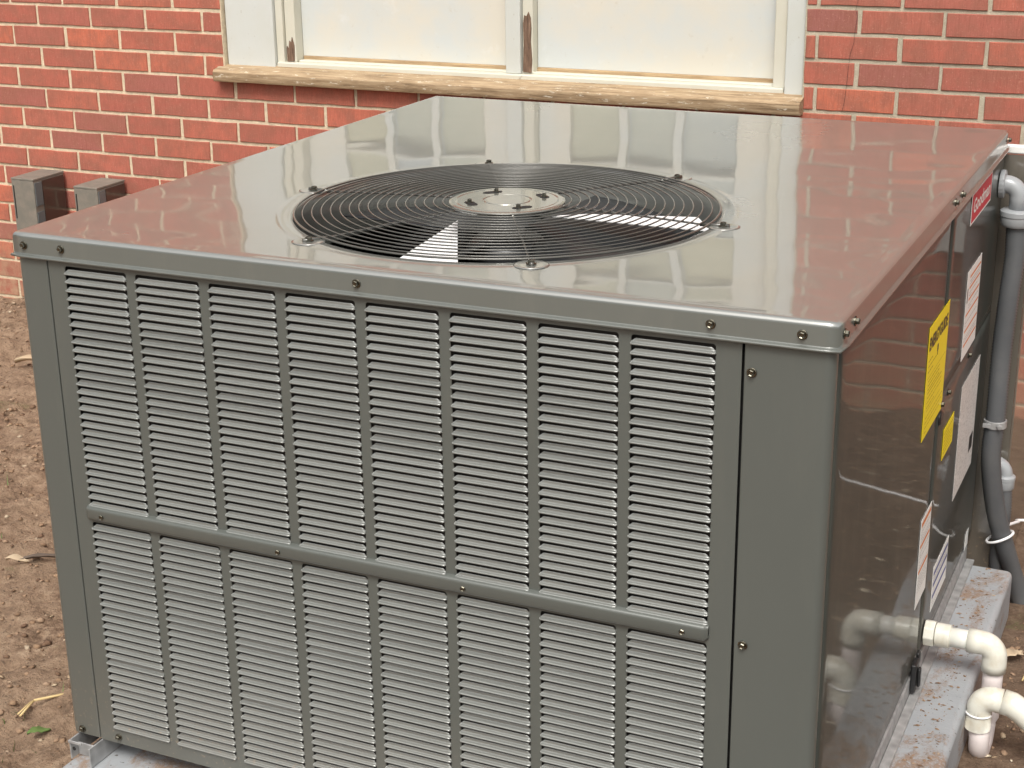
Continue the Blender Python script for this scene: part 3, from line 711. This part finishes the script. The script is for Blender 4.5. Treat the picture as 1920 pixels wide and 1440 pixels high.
# --- labels on the right side
def plate(y0_, y1_, z0_, z1_, m_, name='label', parent=ac, x=XS+.0011, t=.0005, sk=0.):
    return MB().add([(x-t, y0_, z0_), (x-t, y1_, z0_+sk), (x-t, y1_, z1_+sk), (x-t, y0_, z1_), (x, y0_, z0_), (x, y1_, z0_+sk), (x, y1_, z1_+sk), (x, y0_, z1_)],
                    [(0, 3, 2, 1), (4, 5, 6, 7), (0, 1, 5, 4), (1, 2, 6, 5), (2, 3, 7, 6), (3, 0, 4, 7)]).build(name, m_, parent)
def marks(rects, m_, parent, name='print', x=XS+.0013):
    m = MB()
    for (a, b, c_, d) in rects: m.add([(x, a, c_), (x, b, c_), (x, b, d), (x, a, d)], [(0, 1, 2, 3)])
    return m.build(name, m_, parent)
def text(s, y, z, size, m_, parent, x=XS+.0014, bold=0, wid=1, name='lettering'):
    cu = bpy.data.curves.new(name, 'FONT'); cu.body = s; cu.size = size; cu.offset = bold; cu.resolution_u = 3
    t = bpy.data.objects.new(name, cu); col.objects.link(t); bpy.context.view_layer.update()
    me = bpy.data.meshes.new_from_object(t.evaluated_get(bpy.context.evaluated_depsgraph_get())); bpy.data.objects.remove(t)
    wmax = max(v_.co.x for v_ in me.vertices); wmin = min(v_.co.x for v_ in me.vertices); k = wid/(wmax-wmin)
    for v_ in me.vertices: v_.co = Vector((x, y+(v_.co.x-wmin)*k, z+v_.co.y))
    me.materials.clear(); me.materials.append(m_); o = link(bpy.data.objects.new(name, me)); setparent(o, parent); return o
def lines(y0_, y1_, z1_, z0_, n, th, m_, parent, seed=1):
    R_ = random.Random(seed); rc = []
    for i in range(n):
        z = z1_-(z1_-z0_)*(i+.5)/n; y = y0_
        while y < y1_-.004:
            w_ = R_.uniform(.004, .018); rc.append((y, min(y1_, y+w_), z-th/2, z+th/2)); y += w_+.0025
            if R_.random() < .07: break
    marks(rc, m_, parent)
lg = plate(.938, 1.154, -.097, -.043, M['ink_w'], 'badge', x=XS+.0014); plate(.943, 1.149, -.0935, -.0465, M['ink_r'], 'badge_face', lg, x=XS+.0017, t=.0002)
text('Goodman', .957, -.080, .034, M['ink_w'], lg, x=XS+.0020, bold=.0008, wid=.178)
ly = plate(.620, .792, -.367, -.183, M['lab_y']); text('ENERGYGUIDE', .628, -.222, .028, M['ink_k'], ly, bold=.0012, wid=.155)
marks([(.700, .712, -.243, -.232), (.7035, .7085, -.250, -.243)], M['ink_k'], ly); lines(.63, .70, -.235, -.262, 3, .0018, M['ink_y'], ly, 3)
marks([(.628, .784, -.268, -.2672), (.640, .76, -.295, -.2935), (.640, .76, -.324, -.3232)], M['ink_y'], ly)
lines(.640, .74, -.271, -.292, 3, .0016, M['ink_y'], ly, 4); lines(.640, .76, -.298, -.322, 3, .0014, M['ink_y'], ly, 5); lines(.635, .78, -.330, -.362, 4, .0012, M['ink_y'], ly, 6)
l2 = plate(.838, .938, -.478, -.423, M['lab_y']); lines(.845, .93, -.430, -.472, 6, .0014, M['ink_y'], l2, 7)
l1 = plate(.965, 1.112, -.342, -.183, M['lab_w']); bars = []
for i, z in enumerate((-.196, -.216, -.237, -.261, -.290, -.316)): bars.append((.992 if i < 3 else .972, 1.106, z-.0035, z+.0005))
marks(bars, M['ink_o'], l1); marks([(.972, .980, -.240, -.214)], M['ink_k'], l1)
for i, z in enumerate((-.203, -.224, -.246, -.274, -.302)): lines(.994 if i < 3 else .974, 1.10, z, z-.010, 2, .0012, M['ink_s'], l1, 20+i)
l3 = plate(1.008, 1.208, -.620, -.402, M['lab_g']); marks([(1.155, 1.195, -.580, -.548)], M['ink_k'], l3, 'print_block')
l4 = plate(.682, .773, -.684, -.525, M['lab_w']); marks([(.688, .768, -.540, -.532), (.688, .768, -.578, -.572), (.688, .768, -.624, -.618)], M['ink_o'], l4)
lines(.690, .766, -.545, -.570, 4, .0012, M['ink_s'], l4, 31); lines(.690, .766, -.582, -.616, 6, .0012, M['ink_s'], l4, 32); lines(.690, .766, -.628, -.66, 5, .0012, M['ink_s'], l4, 33)
l5 = plate(.850, 1.000, -.768, -.683, M['lab_w']); marks([(.856, .994, -.701, -.694), (.856, .994, -.723, -.716), (.856, .994, -.746, -.739)], M['ink_b'], l5)
lines(.858, .99, -.703, -.714, 2, .0012, M['ink_s'], l5, 41); lines(.858, .99, -.750, -.764, 2, .0012, M['ink_s'], l5, 42)
plate(1.225, 1.262, -.812, -.778, M['lab_w'])
# black drain clip on the panel below the pipe
m = MB().box(XS+.0010, XS+.010, .690, .722, -.842, -.790); m.box(XS+.0105, XS+.016, .700, .712, -.835, -.800); m.box(XS+.001, XS+.007, .735, .75, -.812, -.79)
m.build('drain_clip', M['black'], ac, bevel=.003)

# ------------------------------------------------------------------ condensate drain pipe
dp = empty('drain_pipe', (1.31, .803, -.95), 'white PVC condensate drain pipe with a U-shaped trap beside the pad', 'drain pipe')
R = .0168; RF = .0208; yv = .803; zp = -.783; xv = 1.312
X_, Z_, Y_ = Vector((1, 0, 0)), Vector((0, 0, 1)), Vector((0, 1, 0))
MB().tube([(XS+.002, yv, zp), (XS+.020, yv, zp)], .0235, 8).build('hex_adapter', M['pvcfit'], dp, bevel=.002)
MB().tube([(XS+.0205, yv, zp), (XS+.026, yv, zp), (XS+.046, yv, zp)], [.0205, RF, RF], 24).build('coupling', M['pvcfit'], dp, smooth=False, bevel=.002)
MB().tube([(XS+.040, yv, zp), (xv-.030, yv, zp)], R, 24).build('pipe', M['pvc'], dp, smooth=True)
def elbow(path, r1, name='elbow'):
    o = MB().tube(path, r1, 24).build(name, M['pvcfit'], dp, smooth=True); return o
pth = [Vector((xv-.046, yv, zp)), Vector((xv-.030, yv, zp))]+arc((xv-.022, yv, zp-.022), .022, math.pi/2, 0, X_, Z_, 10)+[Vector((xv, yv, zp-.034)), Vector((xv, yv, zp-.048))]
elbow(pth, [RF]*2+[RF*.985]*(len(pth)-4)+[RF]*2)
# U bend: down, round and up again, one smooth tube
zu = -.918; yf = .722; ry = (yv-yf)/2
ub = [Vector((xv, yv, zp-.040)), Vector((xv, yv, (zp+zu)/2)), Vector((xv, yv, zu))]+arc((xv-.004, (yv+yf)/2, zu), ry, 0, -math.pi, Y_, Z_, 18)[1:]+[Vector((xv-.008, yf, -.885))]
MB().tube(ub, R, 24).build('trap_bend', M['pvcpink'], dp, smooth=True)
zc = -.852; xf = xv-.008
MB().tube([(xf, yf, -.900), (xf, yf, -.899), (xf, yf, -.862)], [RF*.97, RF, RF], 24).build('coupling', M['pvcfit'], dp, bevel=.0015)
d45 = Vector((.80, -.06, -.60)).normalized()
e1 = [Vector((xf, yf, -.872)), Vector((xf, yf, -.862))]+arc((xf+.021, yf, -.862), .021, math.pi, math.pi/2, X_, Z_, 8)[1:]+[Vector((xf+.036, yf, -.8415))]
elbow(e1, [RF]*len(e1))
MB().tube([(xf+.0365, yf, -.8415), (xf+.052, yf-.001, -.8435), (xf+.066, yf-.002, -.851)]+[Vector((xf+.066, yf-.002, -.851))+d45*t for t in (.02, .04, .05)], [RF*1.02]*6, 24).build('elbow', M['pvcfit'], dp, smooth=True)
p0 = Vector((xf+.066, yf-.002, -.851))+d45*.045
MB().tube([p0, p0+d45*.05, p0+d45*.10, p0+d45*.12+Vector((.10, 0, -.01)), p0+d45*.12+Vector((.9, -.02, -.03))], R, 24).build('pipe', M['pvc'], dp, smooth=True)
MB().torus((0, 0), .0268, .0022, 40, 6, 0)
MB().tube([Vector((xf, yf, -.8700))+Vector((math.cos(a)*.0208, math.sin(a)*.0208, 0)) for a in [math.radians(150+200*i/20) for i in range(21)]], .0018, 6).build('glue_ring', M['tie'], dp, smooth=True)

# ------------------------------------------------------------------ duct cover between unit and wall
du = empty('duct_cover', (1.22, 1.84, -.95), 'tall dark sheet-metal duct cover joining the back of the unit to the wall', 'duct cover')
XD = 1.247; YD0 = 1.337
def wavy(x, y0_, y1_, z0_, z1_, m_, name, par):
    ny, nz = 40, 36; vs = []
    for j in range(nz+1):
        for i in range(ny+1):
            y = y0_+(y1_-y0_)*i/ny; z = z0_+(z1_-.36*(y-y0_)/(y1_-y0_)-z0_)*j/nz; vs.append((x+noise.noise(Vector((y*5, z*5, 30)))*.0014, y, z))
    o = MB().add(vs, [(j*(ny+1)+i, j*(ny+1)+i+1, (j+1)*(ny+1)+i+1, (j+1)*(ny+1)+i) for j in range(nz) for i in range(ny)]).build(name, m_, par, smooth=True)
    mod = o.modifiers.new('t', 'SOLIDIFY'); mod.thickness = .0015; mod.offset = -1
wavy(XD, YD0+.002, WY-.004, -.955, -.048, M['duct'], 'side_sheet', du)
MB().box(W-.02, XD-.002, YD0, YD0+.0018, -.955, -.048).build('front_flange', M['duct'], du)
MB().add([(1.150, YD0+.003, -.049), (XD-.002, YD0+.003, -.049), (XD-.002, WY-.004, -.408), (1.150, WY-.004, -.408), (1.150, YD0+.003, -.052), (XD-.002, YD0+.003, -.052), (XD-.002, WY-.004, -.411), (1.150, WY-.004, -.411)], [(0, 1, 2, 3), (7, 6, 5, 4), (0, 4, 5, 1), (2, 6, 7, 3), (1, 5, 6, 2), (3, 7, 4, 0)]).build('top_sheet', M['duct'], du)
MB().box(1.185, XD+.006, YD0-.002, YD0+.012, -.0470, -.0300).build('white_strip', M['strip'], du, bevel=.004)
MB().lathe((1.205, YD0-.001, -.165), (0, -1, 0), [(.006, 0), (.006, .003), (.004, .006)], 6).build('screw', M['screw'], du)

# ------------------------------------------------------------------ conduits
def at_y(u, v_, y):
    d = (rt*(u-960)/2953.5+up*(-(v_-720)/2953.5)+fw); t = (y-CAM.y)/d.y; return CAM+d*t
def ribbed(P_, r_, name, par):
    Q = resample(catmull(P_, 12), .0030); rs_ = [r_+(.0008 if (i % 2) else -.0008) for i in range(len(Q))]
    return MB().tube(Q, rs_, 18).build(name, M['conduit'], par, smooth=True)
c1 = empty('electrical_conduit', (1.25, 1.3, -.95), 'thick grey flexible conduit with elbow fitting running down the duct cover in front', 'conduit', None)
top_ = at_y(1886, 345, 1.272); A1 = at_y(1909, 408, 1.272)
xa = XS+.002; rad = A1.x-xa-.012
za = top_.z
pe_ = [Vector((xa, 1.272, za)), Vector((xa+.010, 1.272, za))]+arc((xa+.010, 1.272, za-rad), rad, math.pi/2, 0, X_, Z_, 12)[1:]+[Vector((xa+.010+rad, 1.272, A1.z+.014))]
MB().tube(pe_, .0165, 20).build('elbow', M['elbow'], c1, smooth=True)
xc = xa+.010+rad
MB().lathe((XS+.0015, 1.272, za), (1, 0, 0), [(.026, 0), (.026, .008), (.020, .010)], 20).build('locknut', M['elbow'], c1)
MB().lathe((xc, 1.272, A1.z+.016), (0, 0, -1), [(.0265, 0), (.031, .003), (.031, .012), (.0295, .0135), (.0295, .026), (.0255, .032)], 28).build('collar', M['elbow'], c1, bevel=.0008)
P1 = [Vector((xc, 1.272, A1.z-.012)), at_y(1903, 480, 1.270), at_y(1891, 560, 1.266), at_y(1878, 660, 1.268), at_y(1867, 780, 1.262), at_y(1858, 860, 1.264), at_y(1866, 950, 1.286), at_y(1884, 1025, 1.315), at_y(1902, 1085, 1.345), at_y(1921, 1150, 1.36), at_y(1960, 1200, 1.36)]
for p in P1: p.x = max(p.x, XS+.024)
ribbed(P1, .0183, 'conduit_hose', c1)
s0 = at_y(1866, 793, 1.262); s0.x = max(s0.x, XS+.024)
st = MB(); 
st.lathe(s0, (0, 0, 1), [(.0212, -.007), (.0218, -.0065), (.0218, .0065), (.0212, .007)], 28)
st.lathe(s0+Vector((.010, -.020, 0)), (.35, -1, 0), [(.0055, 0), (.0055, .005), (.004, .006)], 6); st.box(s0.x-.020, s0.x-.006, s0.y-.0235, s0.y-.0195, s0.z-.004, s0.z+.004)
st.build('strap', M['galv'], c1, smooth=False, bevel=.0006)
c2 = empty('electrical_conduit', (1.24, 1.33, -.95), 'second grey conduit half hidden behind the first, with a light grey elbow near the ground', 'conduit')
yk = 1.318
a1 = at_y(1884, 900, yk); zz = at_y(1872, 868, yk).z; xl = a1.x-.022
pe_ = [Vector((xl-.006, yk, zz))]+arc((xl, yk, zz-.022), .022, math.pi/2, 0, X_, Z_, 10)+[Vector((xl+.022, yk, a1.z+.008))]
MB().tube(pe_, .0140, 20).build('elbow', M['elbow'], c2, smooth=True)
xc2 = xl+.022
MB().lathe((xc2, yk, a1.z+.012), (0, 0, -1), [(.0165, 0), (.0200, .003), (.0200, .010), (.0190, .011), (.0190, .026), (.0155, .031)], 28).build('collar', M['elbow'], c2, bevel=.0008)
ribbed([Vector((xc2, yk, a1.z-.012)), at_y(1881, 960, yk), at_y(1874, 1010, yk+.01), at_y(1868, 1060, yk+.02), at_y(1872, 1110, yk+.03)], .0150, 'conduit_hose', c2)
# white nylon tie and thin white tube
tc_ = at_y(1875, 1003, 1.305); tie = MB()
tie.tube([tc_+Vector((math.cos(a)*.0245, math.sin(a)*.0245, .012*math.cos(a)-.004)) for a in [2*math.pi*i/28 for i in range(29)]], .0028, 6, caps=False)
tag(tie.build('cable_tie', M['tie'], smooth=True), 'white nylon tie looped around the grey conduits above the pad corner', 'cable tie')
ws = at_y(1880, 988, 1.33); we = at_y(1935, 976, 1.50)
tag(MB().tube(catmull([ws, ws*.5+we*.5+Vector((0, 0, .004)), we, we+Vector((.3, .05, .02))], 6), .0032, 8).build('thin_tube', M['tie'], smooth=True), 'thin white tube sticking out to the right from behind the grey conduit', 'tube')

# ------------------------------------------------------------------ grey box on the wall, seen mirrored in the side panel
eb = MB().box(1.302, 1.470, WY-.115, WY-.002, -.475, .02).build('electrical_box', M['boxgrey'], bevel=.004)
tag(eb, 'light grey electrical box on the brick wall, mirrored in the side panel', 'electrical box')
MB().box(1.306, 1.466, WY-.1215, WY-.1165, -.470, .015).build('cover', M['boxgrey'], eb, bevel=.002)

# ------------------------------------------------------------------ two short grey square posts by the wall
def sqpost(x0, x1, yA, yB, zt, label, slot):
    o = empty('square_post', ((x0+x1)/2, (yA+yB)/2, -.96), label, 'post', 'short grey square posts by the wall')
    MB().box(x0, x1, yA, yB, -.98, zt-.004).build('post_body', M['greymetal'], o, bevel=.002)
    MB().box(x0-.0008, x1+.0008, yA-.0008, yB+.002, zt-.0035, zt+.003).build('cap_plate', M['greymetal'], o, bevel=.0015)
    MB().box(x0+.006, x0+.010, yA-.0012, yA-.0004, zt-.13, zt-.022).build('slot', M['dark'], o)
    MB().box(x1+.0004, x1+.003, yA+.004, yA+.036, zt-.085 if slot else zt-.2, zt-.010).build('side_strip', M['postside'], o)
    if slot: MB().box(x1+.0004, x1+.003, yA+.004, yA+.036, zt-.24, zt-.105).build('side_strip', M['postside'], o)
    MB().box(x1+.0004, x1+.002, yA+.040, yB-.004, zt-.30, zt-.008).build('side_face', M['postdark'], o)
    return o
sqpost(-1.995, -1.905, 2.190, 2.338, -.497, 'grey square post against the bricks, the one nearer the left edge', True)
sqpost(-1.752, -1.660, 2.200, 2.338, -.508, 'grey square post against the bricks, the one nearer the unit cover', False)

# ------------------------------------------------------------------ things and litter on the ground
def on(x, y, dz=0): return (x, y, gnd(x, y)+dz)
def leafy(x, y, L, Wd, rot, m_, name, label, cat, curl=.006):
    vs = []; n_ = 7; t0 = on(x, y, .012); R_ = random.Random(int(x*1000))
    for i in range(n_+1):
        t = i/n_; w_ = Wd*math.sin(math.pi*min(1, t*.93+.05))*(1+.3*R_.uniform(-1, 1)); l = (t-.5)*L
        for s_ in (-1, 0, 1):
            px, py = l, s_*w_/2; vs.append((t0[0]+px*math.cos(rot)-py*math.sin(rot), t0[1]+px*math.sin(rot)+py*math.cos(rot), t0[2]+curl*(abs(s_)+math.sin(t*5)*.8)))
    fs = [(i*3+j, (i+1)*3+j, (i+1)*3+j+1, i*3+j+1) for i in range(n_) for j in range(2)]
    o = MB().add(vs, fs).build(name, m_, smooth=True); mod = o.modifiers.new('t', 'SOLIDIFY'); mod.thickness = .0012
    tag(o, label, cat); return o
leafy(-1.56, 1.74, .14, .035, .4, M['leaf'], 'dry_leaf', 'long pale dry leaf on the soil by the left edge below the posts', 'leaf', .012)
leafy(-.66, .70, .11, .012, .75, M['bark'], 'bark_piece', 'dark curled strip of bark on the soil left of the unit', 'bark')
leafy(-.70, .66, .05, .020, .35, M['chip'], 'wood_chip', 'pale flat wood chip lying just below the dark bark strip', 'wood chip')
leafy(-.155, .27, .030, .012, .2, M['leaf'], 'dry_leaf', 'small tan leaf on the soil close to the unit, above the bracket', 'leaf')
leafy(1.316, 1.085, .055, .030, 1.0, M['chip'], 'wood_chip', 'light tan wood chip on damp soil right of the pad, beside the drain elbow', 'wood chip')
leafy(-.20, .14, .04, .02, .9, M['weed'], 'weed_leaf', 'small green weed leaf on the soil near the lower left bracket', 'weed', .004)
s = MB(); a = Vector(on(-.268, .170, .012)); b = a+Vector((-.006, .045, .006)); c_ = b+Vector((.048, .045, .003))
s.tube([a, b], .0022, 6); s.tube([b, c_], .0026, 6); s.tube([b+Vector((-.002, -.004, 0)), a+Vector((-.008, .003, 0))], .0016, 6)
tag(s.build('straw', M['straw'], smooth=True), 'bent yellow piece of straw on the soil at lower left', 'straw')
s = MB(); a = Vector(on(1.345, .985, .012)); s.tube(catmull([a, a+Vector((.01, .03, .012)), a+Vector((.035, .045, .006))], 5), .0016, 6)
tag(s.build('twig', M['straw'], smooth=True), 'thin curved tan twig on damp soil right of the drain pipe', 'twig')
def clutter(n, region, smin, smax, m_, name, label, flat=.6, cat_len=1.0, pw=3.0):
    mb_ = MB()
    for _ in range(n):
        x, y = rnd.uniform(*region[0]), rnd.uniform(*region[1])
        if -.02 < x < 1.30 and y < 1.30: continue
        s_ = smin+(smax-smin)*rnd.random()**pw; p = Vector(on(x, y, s_*.15)); rot = Matrix.Rotation(rnd.uniform(0, 6.28), 3, 'Z') @ Matrix.Rotation(rnd.uniform(-.5, .5), 3, 'X')
        vs = []
        for (ax, ay, azz) in ((1,0,0),(-1,0,0),(0,1,0),(0,-1,0),(0,0,1),(0,0,-1),(.6,.6,.5),(-.6,.6,.5),(-.6,-.6,.5),(.6,-.6,.5)):
            k = s_*rnd.uniform(.7, 1.15); vs.append(p+rot @ Vector((ax*k*cat_len, ay*k, azz*k*flat)))
        mb_.add(vs, [(0,6,4),(6,2,4),(2,7,4),(7,1,4),(1,8,4),(8,3,4),(3,9,4),(9,0,4),(6,0,2),(7,2,1),(8,1,3),(9,3,0),(2,0,5),(1,2,5),(3,1,5),(0,3,5)])
    o = mb_.build(name, m_, smooth=True); tag(o, label, kind='stuff'); return o
LR = ((-2.5, .0), (-.15, 2.33)); RR = ((1.29, 1.60), (.1, 2.3))
clutter(12000, LR, .0015, .010, M['clod'], 'soil_clods', 'crumbs of dug brown soil left of the unit')
clutter(1500, RR, .002, .009, M['clod'], 'soil_clods', 'crumbs of damp soil right of the pad')
clutter(300, LR, .002, .010, M['chip'], 'wood_litter', 'scattered pale chips and bits on the soil left of the unit', .22, 1.8)
clutter(160, RR, .002, .008, M['chip'], 'wood_litter', 'scattered pale chips on the damp soil right of the pad', .22, 2.0)
# debris on the pad edge
mb_ = MB()
for _ in range(520):
    cxp, cyp, sx, sy = rnd.choice(((1.245, .42, .016, .12), (1.25, .55, .02, .07), (1.235, .72, .012, .09), (1.25, .88, .02, .08), (1.245, 1.05, .02, .05), (1.232, 1.19, .016, .04), (1.25, .30, .014, .05)))
    x, y = rnd.gauss(cxp, sx), rnd.gauss(cyp, sy)
    if not (1.213 < x < 1.270 and -.1 < y < 1.25): continue
    s_ = .0007+.0026*rnd.random()**3; rot = Matrix.Rotation(rnd.uniform(0, 6.28), 3, 'Z'); p = Vector((x, y, -.8528+s_*.3))
    mb_.add([p+rot @ Vector((a*s_*rnd.uniform(1, 2.4), b*s_, c2_*s_*.5)) for a, b, c2_ in ((1,0,0),(-1,0,0),(0,1,0),(0,-1,0),(0,0,1))], [(0,2,4),(2,1,4),(1,3,4),(3,0,4)])
tag(mb_.build('pad_debris', M['clod']), 'bits of dirt and leaf scattered on the pad edge', kind='stuff')
# a few grass blades in the soil at the far left
mb_ = MB()
for _ in range(90):
    cxp, cyp = rnd.choice(((-1.05, .95), (-.86, .70), (-.25, .15), (-1.75, 1.6), (-2.0, 1.9))); x, y = rnd.gauss(cxp, .035), rnd.gauss(cyp, .035); p = Vector(on(x, y)); h = rnd.uniform(.008, .028); a = rnd.uniform(0, 6.28)
    t = Vector((math.cos(a), math.sin(a), 0)); mb_.add([p-t*.0012, p+t*.0012, p+t.orthogonal()*h*.5+Vector((0, 0, h))], [(0, 1, 2)])
tag(mb_.build('grass_blades', M['weed']), 'sparse green grass blades sprouting in the soil', kind='stuff')
